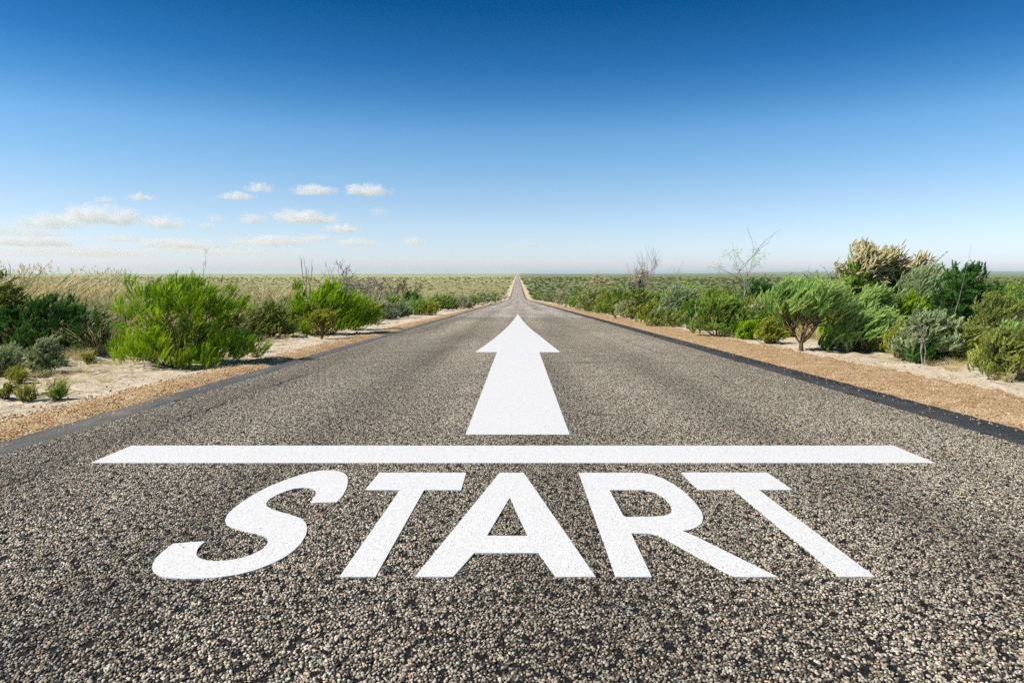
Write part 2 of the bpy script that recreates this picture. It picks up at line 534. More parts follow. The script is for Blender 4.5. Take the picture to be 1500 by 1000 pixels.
def zoomed(pts, ox, oy, s): return [(ox + x / s, oy + y / s) for x, y in pts]
S_ = zoomed([(1415, 275), (1460, 228), (1488, 172), (1499, 120), (1494, 86), (1470, 61), (1430, 48), (1370, 42), (1300, 43), (1220, 56), (1130, 82),
             (1030, 115), (920, 160), (810, 218), (720, 275), (660, 320), (615, 365), (598, 405), (610, 438), (650, 462), (720, 482), (800, 501),
             (870, 517), (905, 535), (915, 560), (900, 592), (860, 625), (790, 660), (710, 685), (620, 701), (530, 705), (450, 699), (405, 682),
             (388, 655), (395, 620), (420, 590), (455, 561), (330, 568), (215, 578), (150, 630), (95, 680), (68, 725), (64, 760), (85, 795),
             (130, 816), (200, 830), (300, 835), (430, 833), (560, 824), (700, 802), (820, 770), (930, 728), (1020, 685), (1100, 630), (1155, 575),
             (1190, 515), (1200, 465), (1190, 425), (1155, 393), (1090, 370), (1010, 348), (940, 325), (905, 305), (898, 285), (920, 255),
             (970, 225), (1040, 195), (1110, 175), (1180, 170), (1240, 175), (1262, 192), (1262, 220), (1245, 250), (1222, 279)], 210, 680, 5.0)
T1 = [(555.6, 691.7), (683, 691.7), (675.3, 717.3), (621.3, 717.3), (549.8, 844.2), (497.1, 844.2), (585.7, 717.3), (534.4, 717.3)]
A_ = [(732, 691.7), (767.1, 691.7), (872.7, 844.1), (814.4, 844.1), (789.1, 809.3), (694.6, 809.3), (663.8, 844.1), (607.7, 844.1)]
A_hole = [(746.9, 728), (773.1, 784), (713.3, 784)]
R_ = zoomed([(38, 58), (400, 57), (480, 58), (560, 72), (640, 100), (720, 145), (800, 205), (870, 280), (908, 335), (920, 378), (910, 415), (870, 445),
             (820, 463), (775, 470), (850, 500), (1450, 795), (1140, 795), (700, 550), (640, 517), (600, 500), (545, 488), (410, 487), (555, 795), (300, 795)], 840, 680, 4.839)
R_hole = zoomed([(255, 180), (510, 180), (580, 195), (640, 230), (685, 280), (698, 315), (690, 345), (640, 362), (560, 368), (358, 370)], 840, 680, 4.839)
T2 = zoomed([(38, 58), (670, 58), (855, 185), (607, 185), (1460, 820), (1198, 820), (425, 185), (165, 185)], 990, 680, 5.0)
c0 = on_road(757, 760)
word = empty('painted_word', (c0[0], c0[1], c0[2]))
tag(word, 'word START in big white painted capitals across the asphalt road', 'road lettering')
for nm, outer, holes, lab in (('painted_letter', S_, (), 'white letter S with curved ends'), ('painted_letter', T1, (), 'white letter T between the S and the A'),
                              ('painted_letter', A_, (A_hole,), 'white letter A'), ('painted_letter', R_, (R_hole,), 'white letter R'),
                              ('painted_letter', T2, (), 'white letter T after the R')):
    o = marking(nm, outer, holes, word)
    o.matrix_parent_inverse = Matrix.Translation(-Vector(c0))
    o['label'] = lab
LINE = [(193, 652.2), (1309, 652.2), (1370, 677.6), (132, 677.6)]
tag(marking('painted_line', LINE), 'long white painted start line across the road above the lettering', 'road marking')
ARROW = zoomed([(442, 48), (475, 93), (510, 132), (550, 168), (600, 206), (670, 262), (755, 328), (600, 328), (822, 930), (60, 930), (290, 328), (130, 328),
                (220, 266), (290, 212), (340, 169), (380, 129), (412, 91)], 670, 450, 5.0)
tag(marking('painted_arrow', ARROW), 'big white painted arrow pointing straight ahead along the road', 'arrow')

# ------------------------------------------------------------------ gravel shoulders
def shoulder(name, side):
    ys = np.concatenate([axis([(-20, 2, 22), (2, 40, 300), (40, 420, 160)]), 425 * (5000 / 425) ** np.linspace(0, 1, 25)])
    if side < 0:
        inner = ROAD_L + .02; outer = ROAD_L - .74 + .12 * wavy(ys, ys * 0, 4.0, 7) + .25 * smooth(150, 400, ys)
    else:
        inner = ROAD_R - .02; outer = ROAD_R + 1.75 + .22 * wavy(ys, ys * 0 + 5, 6.0, 8) - .9 * smooth(100, 350, ys)
    N = 12
    rows = []
    for k in range(N + 1):
        u = k / N
        x = inner + (outer - inner) * u
        z = terrain(x, ys) + .008 + .018 * np.sin(min(u * 1.02, 1) * math.pi) ** .7 * (1 + .8 * wavy(x, ys, .5, 9)) - .05 * smooth(.9, 1.0, u)
        if k <= 1: z = profile(ys) - .018 + 0 * x
        rows.append(np.stack([x + 0 * ys, ys, z], 1))
    v = np.stack(rows, 1).reshape(-1, 3); nx = N + 1
    i = (np.arange(len(ys) - 1)[:, None] * nx + np.arange(nx - 1)[None, :]).ravel()
    f = np.stack([i, i + 1, i + nx + 1, i + nx], 1)
    if side < 0: f = f[:, ::-1]
    return tag(obj(name, mesh_np(name, v, f, M['bed'], smooth_shade=True)), kind='structure')
sh_l = shoulder('gravel_shoulder', -1)
sh_r = shoulder('gravel_shoulder', 1)

def pebbles(x, y, smin, smax, r, lift=.01, parent=None, name='gravel_stones'):
    s = smin * (smax / smin) ** (r.uniform(0, 1, len(x)) ** 1.8)
    z = terrain(x, y) + lift + .15 * s
    V, F, T = stones(x, y, z, s, .75, r, drop=True)
    o = obj(name, mesh_np(name, V, F, M['pebble'], {'tint': T}), parent); o['kind'] = 'stuff'
    return o
r = np.random.default_rng(21)
n = 12500
y = 3.8 + 28 * r.uniform(0, 1, n) ** 1.7
pebbles(ROAD_L + .06 - .86 * r.uniform(0, 1, n), y, .005, .0135, r, .022, sh_l)
n = 9500
y = 4.2 + 28 * r.uniform(0, 1, n) ** 1.5
pebbles(ROAD_R - .06 + 1.96 * r.uniform(0, 1, n), y, .004, .0115, r, .022, sh_r)
for e0, sg, par in ((ROAD_L, 1, sh_l), (ROAD_R, -1, sh_r)):
    n = 1500
    y = 4 + 26 * r.uniform(0, 1, n) ** 1.5
    pebbles(e0 + sg * np.abs(r.normal(0, .13, n)), y, .004, .011, r, .046, par)
n = 2600                                    # strays and clods on the sand
y = 5 + 22 * r.uniform(0, 1, n) ** 1.3
x = np.where(r.uniform(0, 1, n) < .6, ROAD_L - .75 - 5 * r.uniform(0, 1, n) ** 1.6, ROAD_R + 1.8 + 4 * r.uniform(0, 1, n) ** 1.6)
o = pebbles(x, y, .006, .022, r, .0); tag(o, 'loose pebbles and clods strewn over the pale roadside sand', 'pebbles', kind='stuff')

# ------------------------------------------------------------------ plants
def unit(a): return a / np.maximum(np.linalg.norm(a, axis=-1, keepdims=True), 1e-9)

def needles(P, D, L, Wd, tint, r, bend=0.0):
    """one thin pointed blade per row: two triangles' width at the base, a tip; slightly bent when bend > 0"""
    n = len(P)
    side = unit(np.cross(D, r.normal(0, 1, (n, 3))))
    L = L[:, None]; Wd = Wd[:, None]
    a = P - side * Wd * .5; b = P + side * Wd * .5
    tip = P + D * L
    V = np.stack([a, b, tip], 1).reshape(-1, 3)
    F = np.arange(3 * n).reshape(-1, 3)
    T = np.repeat(tint, 3)
    tp = np.tile([0, 0, 1.0], n)
    return V, F, T, tp

def tubes(paths, radii, sides=4):
    """paths (n, k, 3), radii (n, k): n tapered tubes as one mesh"""
    paths = np.asarray(paths, float); radii = np.asarray(radii, float)
    n, k, _ = paths.shape
    d = np.empty_like(paths); d[:, 1:-1] = paths[:, 2:] - paths[:, :-2]; d[:, 0] = paths[:, 1] - paths[:, 0]; d[:, -1] = paths[:, -1] - paths[:, -2]
    d = unit(d)
    ref = np.where(np.abs(d[..., 2:3]) > .9, np.array([1., 0, 0]), np.array([0, 0, 1.]))
    u = unit(np.cross(d, ref)); w = np.cross(d, u)
    an = np.arange(sides) * 2 * math.pi / sides
    ring = paths[:, :, None] + radii[:, :, None, None] * (u[:, :, None] * np.cos(an)[None, None, :, None] + w[:, :, None] * np.sin(an)[None, None, :, None])
    V = ring.reshape(-1, 3)
    base = (np.arange(n)[:, None, None] * k + np.arange(k - 1)[None, :, None]) * sides
    j = np.arange(sides)[None, None, :]
    a = base + j; b = base + (j + 1) % sides
    F = np.stack([a, b, b + sides, a + sides], -1).reshape(-1, 4)
    return V, F

def curve(p0, p1, k, r, sag=.15):
    """n gently bent paths from p0 to p1"""
    t = np.linspace(0, 1, k)[None, :, None]
    d = p1 - p0
    L = np.linalg.norm(d, axis=1)[:, None, None]
    off = r.normal(0, 1, (len(p0), 1, 3)); off[..., 2] = -np.abs(off[..., 2]) * .5
    return p0[:, None] + d[:, None] * t + off * L * sag * (t * (1 - t)) + r.normal(0, .012, (len(p0), k, 3)) * L * (t > 0)

KINDS = {
    #            mat      sprays/m2  spray  needles  len   width   up   out  wind        jitter bare
    'bright': dict(mat='bright', sd=560, sl=.17, nn=32, nl=.075, nw=.0050, up=1.1, out=.75, jit=.28, ang=.40),
    'dark':   dict(mat='dark',   sd=480, sl=.16, nn=30, nl=.070, nw=.0058, up=.8, out=.8, jit=.35, ang=.45),
    'green':  dict(mat='green',  sd=460, sl=.15, nn=30, nl=.065, nw=.0056, up=.9, out=.8, jit=.38, ang=.50),
    'olive':  dict(mat='olive',  sd=400, sl=.14, nn=28, nl=.050, nw=.0085, up=.7, out=.8, jit=.45, ang=.65),
    'yellow': dict(mat='yellow', sd=400, sl=.13, nn=28, nl=.050, nw=.0070, up=1.0, out=.8, jit=.38, ang=.55),
    'grey':   dict(mat='grey',   sd=330, sl=.14, nn=26, nl=.058, nw=.0110, up=.9, out=.9, jit=.42, ang=.70),
    'wisp':   dict(mat='wisp',   sd=420, sl=.22, nn=34, nl=.090, nw=.0052, up=.8, out=.7, jit=.30, ang=.36),
    'greywisp': dict(mat='grey', sd=360, sl=.21, nn=32, nl=.090, nw=.0058, up=.8, out=.7, jit=.32, ang=.38),
    'pale':   dict(mat='pale',   sd=320, sl=.14, nn=26, nl=.046, nw=.0115, up=.8, out=.9, jit=.45, ang=.75),
    'tawny':  dict(mat='tawny',  sd=280, sl=.18, nn=26, nl=.065, nw=.0058, up=1.0, out=.7, jit=.45, ang=.50),
}

def shrub_meshes(kind, w, h, seed, dens=1.0, wind=(.25, 0, 0), trunk=0.0, fine=1.0, lobes=None, depth=None, stem_mat='stem', low=.10, maxn=16000, twigs=60):
    """foliage and stem meshes of a shrub w wide and h tall, root at the origin"""
    K = KINDS[kind]; r = np.random.default_rng(seed)
    dp = depth or w * .85
    if lobes is None:
        lobes = []
        nl = 9
        for i in range(nl):
            a = i * 2.4 + r.uniform(-.5, .5); q = math.sqrt((i + .4) / nl) * .62
            s = r.uniform(.26, .40)
            zc = trunk + (1 - trunk) * (low + (.70 - .42 * q) * r.uniform(.55, 1.0))
            lobes.append((q * math.cos(a) * .5 * w, q * math.sin(a) * .5 * dp, h * zc, s * w * .62, s * dp * .62, min(h * (1 - zc) * 1.02, h * .36) + .02))
        if trunk < .05:
            for i in range(7):
                a = i * .9 + r.uniform(-.3, .3); q = r.uniform(.26, .37); s = r.uniform(.15, .22)
                zc = r.uniform(.10, .30)
                lobes.append((q * math.cos(a) * w, q * math.sin(a) * dp, h * zc, s * w, s * dp, h * zc * 1.0))
        lobes.append((r.uniform(-.1, .1) * w, 0, h * (trunk + (1 - trunk) * .52), w * .36, dp * .36, h * .40 * (1 - trunk)))
    lb = np.array(lobes, float)
    area = (lb[:, 3] * lb[:, 5] + lb[:, 3] * lb[:, 4]) * 3.0
    lowk = 1 + 1.3 * (lb[:, 2] < .36 * h)
    ns = int(np.clip(area.sum() * K['sd'] * dens * 1.15, 60, 4600))
    nw_k = 1.0
    if ns * K['nn'] > maxn:                                # fewer, slightly broader needles for plants that show small
        q_ = ns * K['nn'] / maxn
        ns = max(40, int(maxn / K['nn'])); nw_k = min(q_, 4.0) ** .80; fine = fine * min(q_, 3.0) ** .16
    pick = r.choice(len(lb), ns, p=area / area.sum())
    per = 8 if ns > 1200 else 4 if ns > 500 else 2.5
    nc = int(ns / per) + 1; cl = r.integers(0, nc, ns)          # sprays grow in tufts that share a place, a lean and a shade
    uc = unit(r.normal(0, 1, (nc, 3)))
    uc[:, 2] = np.where(uc[:, 2] < -.35, -uc[:, 2], uc[:, 2])
    pc = r.choice(len(lb), nc, p=area * lowk / (area * lowk).sum())
    u = uc[cl]; pick = pc[cl]
    rad = (r.uniform(.25, 1.08, (nc, 1)) ** .55)[cl]
    C = lb[pick, :3]; E = lb[pick, 3:6]
    P = C + u * E * rad + r.normal(0, K['sl'] * fine * .26, (ns, 3)) * np.array([1, 1, .8])
    lean = r.normal(0, .30, (nc, 3))[cl]
    az = np.arctan2(u[:, 1], u[:, 0]); ph = r.uniform(0, 6.283, 4)
    warp = 1 + .07 * np.sin(2 * az + ph[0] + 2 * u[:, 2]) + .07 * np.sin(5 * az + ph[1] - 3 * u[:, 2]) + .06 * np.sin(9 * az + ph[2] + 5 * u[:, 2])
    warp = np.where(P[:, 2] > .6 * h, np.minimum(warp, 1.05), warp)
    mid = np.array([0, 0, h * (trunk + (1 - trunk) * .35)])
    P = mid + (P - mid) * warp[:, None]
    P[:, 2] = np.clip(P[:, 2], .03 + trunk * h * .8, h * .97)
    D = unit(unit(u / np.maximum(E, .05) * E.mean(1, keepdims=True)) * K['out'] + np.array([0, 0, K['up']]) + np.array(wind) + lean + r.normal(0, K['jit'] * .8, (ns, 3)))
    shoot = (r.uniform(0, 1, ns) < .03) & (u[:, 2] > .1)
    P = P + D * (shoot * r.uniform(.3, .9, ns) * K['sl'] * fine)[:, None]
    sl = K['sl'] * fine * r.uniform(.65, 1.3, ns) * (1 + .5 * shoot)
    st = np.clip(r.beta(1.6, 1.6, nc)[cl] + r.normal(0, .13, ns), 0, 1)
    nn = int(K['nn'])
    t = np.tile(np.linspace(0.02, 1, nn), ns)
    idx = np.repeat(np.arange(ns), nn)
    bendv = np.array(wind) * .8 + np.array([0, 0, -.12])
    pos = P[idx] + D[idx] * ((t - .45) * sl[idx])[:, None] + bendv * ((t ** 2) * sl[idx])[:, None]
    perp = unit(np.cross(D[idx], r.normal(0, 1, (len(idx), 3))))
    nd = unit(D[idx] + bendv * t[:, None] + perp * (K['ang'] * (1.15 - .5 * t))[:, None])
    nlv = K['nl'] * fine * r.uniform(.7, 1.2, len(idx)) * (1 - .35 * t)
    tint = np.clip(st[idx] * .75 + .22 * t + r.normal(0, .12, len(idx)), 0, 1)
    V, F, T, tp = needles(pos, nd, nlv, K['nw'] * nw_k * fine ** .5 * r.uniform(.8, 1.2, len(idx)), tint, r)
    V[:, 2] = np.maximum(V[:, 2], .008)
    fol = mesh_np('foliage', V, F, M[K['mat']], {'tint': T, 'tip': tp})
    # stems: a few main ones from the root, then twigs reaching the sprays
    nm = 9 if trunk < .05 else 4
    tops = np.concatenate([lb[:, :3]] * 2)[:max(nm, len(lb))] + r.normal(0, .06 * w, (max(nm, len(lb)), 3))
    tops[:, 2] = np.maximum(tops[:, 2], .15 * h)
    p0 = np.zeros_like(tops); p0[:, :2] = r.normal(0, .03 * w if trunk < .05 else .012 * w, (len(tops), 2)); p0[:, 2] = -.06
    if trunk >= .05:
        fork = np.array([r.uniform(-.03, .03) * w, 0, trunk * h * .42])
        p0 = np.tile(fork, (len(tops), 1)) + r.normal(0, .008, (len(tops), 3))
    main = curve(p0, tops, 7, r, .45)
    r0 = (.011 + .006 * h) * (1.0 if trunk < .05 else 1.25)
    Vs, Fs = tubes(main, np.linspace(r0, r0 * .3, 7)[None] * r.uniform(.6, 1.1, (len(main), 1)), 5)
    sub = r.choice(ns, min(ns, twigs), replace=False)
    mi = np.argmin(np.linalg.norm(main[None, :, 5] - P[sub][:, None], axis=2), axis=1)
    st_i = r.integers(2, 6, len(sub))
    q0 = main[mi, st_i]
    out = (np.arange(len(sub)) < 26) & (P[sub][:, 2] > .4 * h)
    tw = curve(q0, P[sub] + D[sub] * (out * r.uniform(.08, .26, len(sub)) * h)[:, None], 5, r, .35)
    tw[..., 2] = np.maximum(tw[..., 2], .01)
    V2, F2 = tubes(tw, np.linspace(r0 * .38, .0018, 5)[None].repeat(len(sub), 0), 3)
    Vl = [Vs, V2]; Fl = [Fs, F2 + len(Vs)]
    if trunk >= .05:
        tr = curve(np.array([[0, 0, -.08]]), fork[None], 5, r, .2)
        V3, F3 = tubes(tr, np.linspace(r0 * 2.1, r0 * 1.7, 5)[None], 7)
        Fl.append(F3 + len(Vs) + len(V2)); Vl.append(V3)
    global LAST
    LAST = (P[rad[:, 0] > .75], D[rad[:, 0] > .75])
    stem = mesh_np('stem', np.concatenate(Vl), Fl, M[stem_mat], smooth_shade=True)
    return fol, stem

def place(name, meshes, loc, label, cat='shrub', group=None, rz=0.0, s=1.0):
    e = empty(name, loc)
    e.rotation_euler = (0, 0, rz); e.scale = (s, s, s)
    tag(e, label, cat, group)
    for me, nm in meshes:
        obj(nm, me, e)
    return e

def shrub(px, py, wpx, top, kind, label, seed, name='shrub', group=None, cat='shrub', fine=None, **kw):
    x, y, t = on_ground(px, py)
    w = wpx / 1000 * t; h = (py - top) / 1000 * t
    fine = fine or max(1.0, min(2.6, (t / 14) ** .75))
    px2 = wpx * (py - top)
    f, s = shrub_meshes(kind, w, h, seed, dens=kw.pop('dens', 1.0) / fine ** 1.5, fine=fine, maxn=int(np.clip(px2 * 3.6, 6000, 85000)), twigs=int(np.clip(px2 / 30, 24, 220)), **kw)
    return place(name, [(f, 'foliage'), (s, 'stem')], (x, y, float(terrain(x, y))), label, cat, group)

def branching(seed, h, spread, levels=5, kids=3, r0=.02, curl=.35, lean=(0, 0, 0), mat='dead', sides=4, start=4, upb=.25, shrink=.68, upright=1.0, rmin=.0016):
    """a bare branching skeleton; returns mesh and the twig ends"""
    r = np.random.default_rng(seed)
    segs = []; ends = []
    L0 = h * (1 - shrink) / (1 - shrink ** levels) * 1.12
    cur = []
    for i in range(start):
        a = i * 6.283 / start + r.uniform(-.5, .5)
        d = unit(np.array([math.cos(a) * spread, math.sin(a) * spread, upright]) + np.array(lean))
        cur.append((np.array([r.normal(0, .02), r.normal(0, .02), -.05]), d, L0, r0))
    for lv in range(levels):
        nxt = []
        for p, d, L, rad in cur:
            k = 5
            pts = [p]; dd = d.copy()
            for s in range(k - 1):
                dd = unit(dd + r.normal(0, curl * .35, 3) + np.array(lean) * .08 + np.array([0, 0, upb * .1]))
                pts.append(pts[-1] + dd * L / (k - 1) * r.uniform(.8, 1.2))
            segs.append((np.array(pts), np.linspace(rad, rad * .62, k)))
            if lv == levels - 1: ends.append((pts[-1], dd))
            for c in range(kids if lv < levels - 1 else 0):
                if c == 0 or r.uniform() < .8:
                    j = k - 1 if c == 0 else r.integers(2, k)
                    nd = unit(dd + r.normal(0, spread * .75, 3) + np.array([0, 0, upb]) + np.array(lean) * .2)
                    nxt.append((pts[j], nd, L * shrink * r.uniform(.7, 1.2), max(rad * .60, rmin)))
        cur = nxt
    P = np.stack([s[0] for s in segs]); Rr = np.stack([s[1] for s in segs])
    P[..., 2] = np.maximum(P[..., 2], -.05)
    V, F = tubes(P, Rr, sides)
    return mesh_np('branch', V, F, M[mat], smooth_shade=True), np.array([e[0] for e in ends]), np.array([e[1] for e in ends])

def dead_bush(px, py, wpx, top, label, seed, name='dead_shrub', mat='dead', cat='shrub', thick=.00021, **kw):
    x, y, t = on_ground(px, py)
    h = (py - top) / 1000 * t
    kw['r0'] = max(kw.get('r0', .02), (.0007 if cat != 'tree' else .0004) * t)
    me, ends, dirs = branching(seed, h, kw.pop('spread', .6), mat=mat, rmin=max(.0016, (thick if cat != 'tree' else .00013) * t), **kw)
    e = place(name, [(me, 'branch')], (x, y, float(terrain(x, y))), label, cat)
    return e, ends, dirs

def tufts(ends, dirs, n, L, W, mat, seed, spread=.06):
    r = np.random.default_rng(seed)
    i = r.integers(0, len(ends), n)
    P = ends[i] + r.normal(0, spread, (n, 3)); D = unit(dirs[i] + r.normal(0, .55, (n, 3)))
    V, F, T, tp = needles(P, D, L * r.uniform(.6, 1.3, n), W * r.uniform(.7, 1.3, n), r.uniform(0, 1, n), r)
    return mesh_np('foliage', V, F, M[mat], {'tint': T, 'tip': tp})

# ---- left verge
shrub(258, 536, 212, 408, 'bright', 'large bright green needle-leaved shrub beside the sandy left verge', 101, low=.16, dens=1.15, wind=(.22, 0, .1))
shrub(80, 519, 190, 436, 'dark', 'dark green shrub sprawling in its own shade beside the large bright green one', 102, dens=1.0)
shrub(0, 517, 90, 398, 'olive', 'tall olive shrub with wispy tips beside the dark sprawling shrub', 103, dens=.8)
shrub(66, 545, 44, 497, 'grey', 'small grey-green sapling alone on the bare sand', 104, dens=1.0, name='sapling', cat='plant')
shrub(4, 550, 54, 510, 'grey', 'low grey-green plant at the edge of the bare sand', 105, dens=.8, name='low_plant', cat='plant')
for i, (a, b, c, d) in enumerate([(40, 587, 26, 563), (82, 584, 22, 562), (131, 533, 20, 519), (28, 562, 16, 546), (20, 556, 24, 540)]):
    shrub(a, b, c, d, 'yellow' if i != 1 else 'green', 'tiny green seedling sprouting from the bare sand', 110 + i, name='seedling', cat='plant',
          group='seedlings on the sand', dens=.5, fine=.85)
shrub(392, 494, 84, 441, 'olive', 'low olive shrub between the two bright green shrubs', 120)
shrub(400, 484, 46, 446, 'grey', 'pale grey-green shrub behind the low olive one', 121)
shrub(478, 489, 128, 414, 'bright', 'bright green broom-like shrub near the dead grey bush', 122, wind=(.25, 0, .1))
shrub(523, 483, 62, 432, 'bright', 'smaller bright green shrub leaning out from the broom-like one', 123, wind=(.4, 0, 0))
shrub(472, 497, 50, 456, 'yellow', 'small yellow-green bush on a bare stem at the gravel edge', 124, trunk=.22)
dead_bush(526, 466, 56, 383, 'dead grey leafless bush with a dense tangle of fine twigs', 130, thick=.00034, spread=.85, levels=6, kids=3, curl=.6, lean=(.12, 0, 0), r0=.03, start=9, shrink=.74)
dead_bush(592, 447, 27, 402, 'brown leafless bush standing in the dry straw-coloured heath', 131, spread=.7, levels=5, kids=3, curl=.5, r0=.03, start=6, mat='stem')
row = [(552, 467, 36, 437, 'pale', 'pale cream-green shrub with a bare base beside the small bright one'),
       (575, 459, 38, 433, 'bright', 'compact bright green shrub next to the pale cream-green one'),
       (603, 455, 34, 429, 'dark', 'dark green shrub behind the row near the brown leafless bush'),
       (612, 461, 40, 441, 'wisp', 'light green soft shrub at the edge of the sandy strip'),
       (642, 455, 46, 430, 'green', 'mid green rounded shrub in the row along the left verge'),
       (657, 453, 26, 436, 'dark', 'little dark green shrub in the row along the left verge'),
       (676, 452, 34, 434, 'pale', 'straw-pale shrub in the row along the left verge'),
       (706, 447, 40, 428, 'grey', 'grey-green rounded shrub close to where the road dips'),
       (726, 443, 18, 429, 'green', 'small green shrub just before the road dips'),
       (739, 438.6, 16, 421, 'dark', 'dark shrub beside the road at the dip')]
for i, (a, b, c, d, k, lab) in enumerate(row):
    shrub(a, b, c, d, k, lab, 140 + i)

# ---- right verge
shrub(1474, 549, 96, 482, 'olive', 'olive shrub with yellowish leaves and bare stems beside the wide gravel', 201, dens=.9)
shrub(1490, 520, 80, 478, 'wisp', 'soft blue-green shrub behind the olive one with yellowish leaves', 202)
shrub(1362, 527, 108, 452, 'grey', 'pale grey-green upright shrub with twiggy stems beside the gravel', 203, dens=.9)
shrub(1350, 531, 44, 497, 'dark', 'small dark green shrub in front of the pale grey-green upright one', 204)
shrub(1262, 514, 112, 448, 'wisp', 'windswept green shrub leaning over the shaded sand', 205, wind=(.45, 0, .05))
shrub(1352, 492, 112, 394, 'greywisp', 'tall windswept silvery green shrub in front of the cream-flowered one', 206, wind=(.45, 0, .1))
shrub(1278, 500, 66, 420, 'wisp', 'windswept shrub squeezed between the flowered bush and the leaning one', 207, wind=(.4, 0, .1))
shrub(1176, 513, 142, 416, 'wisp', 'windswept bright green dwarf tree with a forked bare trunk on sand', 208, trunk=.27, wind=(.5, 0, .1), name='dwarf_tree', cat='tree', dens=1.25)
shrub(1124, 502, 42, 469, 'yellow', 'yellow-green round bush at the edge of the gravel', 209)
shrub(1122, 490, 66, 437, 'pale', 'pale silvery shrub behind the yellow-green round bush', 210)
shrub(1412, 500, 92, 382, 'dark', 'tall dark green feathery shrub beside the silvery windswept one', 211, dens=.7)
shrub(1462, 508, 100, 428, 'olive', 'dull olive shrub full of dark dead branches', 212, dens=.35, stem_mat='char')
dead_bush(1452, 516, 110, 440, 'dark dead shrub with arching branches among the olive bushes', 213, mat='char', spread=1.1, levels=5, kids=3, curl=.5, lean=(.5, 0, -.1), r0=.035, start=8)
shrub(1053, 491, 88, 424, 'green', 'rounded mid green shrub beside the pale stalky plant', 214)
shrub(1082, 493, 58, 454, 'green', 'low green shrub in front of the rounded one', 215)
shrub(1030, 483, 34, 456, 'pale', 'pale stalky plant leaning over the gravel edge', 216)
shrub(987, 474, 58, 421, 'greywisp', 'whitish green silky shrub in the right-hand row', 217, wind=(.5, 0, .1))
shrub(976, 478, 76, 454, 'olive', 'low olive-green shrub under the whitish silky one', 218)
row = [(935, 467, 66, 424, 'olive', 'olive-green heath shrub below the thin bare tree'),
       (900, 461, 56, 424, 'green', 'fresh green heath shrub in the right-hand roadside row'),
       (868, 456, 50, 424, 'olive', 'broad olive shrub in front of the small cream-flowered bush'),
       (846, 451, 40, 426, 'green', 'green shrub at the gravel edge below the small cream-flowered bush'),
       (822, 446.5, 34, 424, 'pale', 'pale creamy shrub at the gravel edge before the road dips'),
       (802, 442, 28, 422, 'grey', 'pale grey-green shrub beside the road just before the dip'),
       (786, 438.6, 20, 424, 'bright', 'little vivid green shrub right at the dip of the road'),
       (1112, 470, 60, 400, 'dark', 'dark green shrub behind the bare tree with a few leaves'),
       (1152, 462, 40, 412, 'yellow', 'yellow-flowering shrub beyond the silvery shrub'),
       (1218, 470, 60, 414, 'olive', 'olive shrub in the gap left of the big cream-flowered bush'),
       (1005, 462, 44, 415, 'bright', 'vivid green shrub behind the whitish silky one')]
for i, (a, b, c, d, k, lab) in enumerate(row):
    shrub(a, b, c, d, k, lab, 230 + i)

# cream-flowered bushes
def flowered(px, py, wpx, top, label, seed, nfl, fl=.30, base='green'):
    x, y, t = on_ground(px, py)
    w = wpx / 1000 * t; h = (py - top) / 1000 * t
    f, s = shrub_meshes(base, w * .94, h * .94, seed, dens=.55, fine=2.0, wind=(.2, 0, 0), maxn=int(np.clip(wpx * (py - top) * 2.2, 5000, 40000)))
    r = np.random.default_rng(seed + 5)
    LP, LD = LAST
    wgt = np.clip((LP[:, 2] / h - .30) * 1.6, .0, 1) + .05
    k_ = r.choice(len(LP), nfl, p=wgt / wgt.sum())
    P = LP[k_] + r.normal(0, fl * .35, (nfl, 3)) + LD[k_] * fl * .25
    D = unit(LD[k_] * .8 + np.array([.25, 0, .25]) + r.normal(0, .45, (nfl, 3)))
    L = fl * r.uniform(.6, 1.3, (nfl, 1))
    t_ = np.linspace(0, 1, 5)[None, :, None]
    paths = P[:, None] + D[:, None] * L[:, None] * t_ + np.array([.3, 0, -.35]) * L[:, None] * t_ ** 2
    rad = np.array([.35, .9, 1.0, .75, .12])[None] * fl * .075 * r.uniform(.7, 1.2, (nfl, 1))
    single = np.zeros(nfl, bool)
    if nfl > 2000:                                   # the big bush: its most exposed spikes are parts of their own
        single[np.argsort(P[:, 2] * .8 - P[:, 1])[-300:]] = True
    sp_p, sp_d, sp_l = P[single], D[single], L[single, 0]
    paths, rad, P, nfl = paths[~single], rad[~single], P[~single], int((~single).sum())
    V, F = tubes(paths, rad, 5)
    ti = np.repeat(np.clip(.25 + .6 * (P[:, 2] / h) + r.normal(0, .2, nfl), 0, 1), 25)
    fm = mesh_np('flower_spikes', V, F, M['flower'], {'tint': ti, 'tip': ti * 0}, smooth_shade=True)
    e = place('flowering_shrub', [(f, 'foliage'), (s, 'stem'), (fm, 'flower_spikes')], (x, y, float(terrain(x, y))), label)
    e.children[2]['kind'] = 'stuff'
    vr = []
    for q in range(8):
        tz = np.linspace(0, 1, 5)
        pth = np.stack([.22 * tz ** 2 * math.cos(q), .22 * tz ** 2 * math.sin(q), tz], 1)[None]
        Vq, Fq = tubes(pth, np.array([[.35, .9, 1.0, .75, .12]]) * .078, 6)
        vr.append(mesh_np('flower_spike', Vq, Fq, M['flower'], {'tint': np.full(len(Vq), .45 + .07 * q), 'tip': np.zeros(len(Vq))}, smooth_shade=True))
    for q in range(len(sp_p)):
        o = obj('flower_spike', vr[q % 8], e, sp_p[q])
        o.rotation_euler = Vector(sp_d[q]).to_track_quat('Z', 'Y').to_euler()
        o.scale = (sp_l[q],) * 3
    return e
flowered(1280, 482, 150, 356, 'big rounded bush covered in cream flower spikes above the windswept shrubs', 301, 3000, .25)
flowered(872, 445, 64, 399, 'low spreading bush with cream flower clusters beside the thin bare tree', 302, 700, .42)
flowered(934, 450, 40, 394, 'dark green bush topped with cream blossom at the foot of the thin bare tree', 303, 260, .40, 'dark')
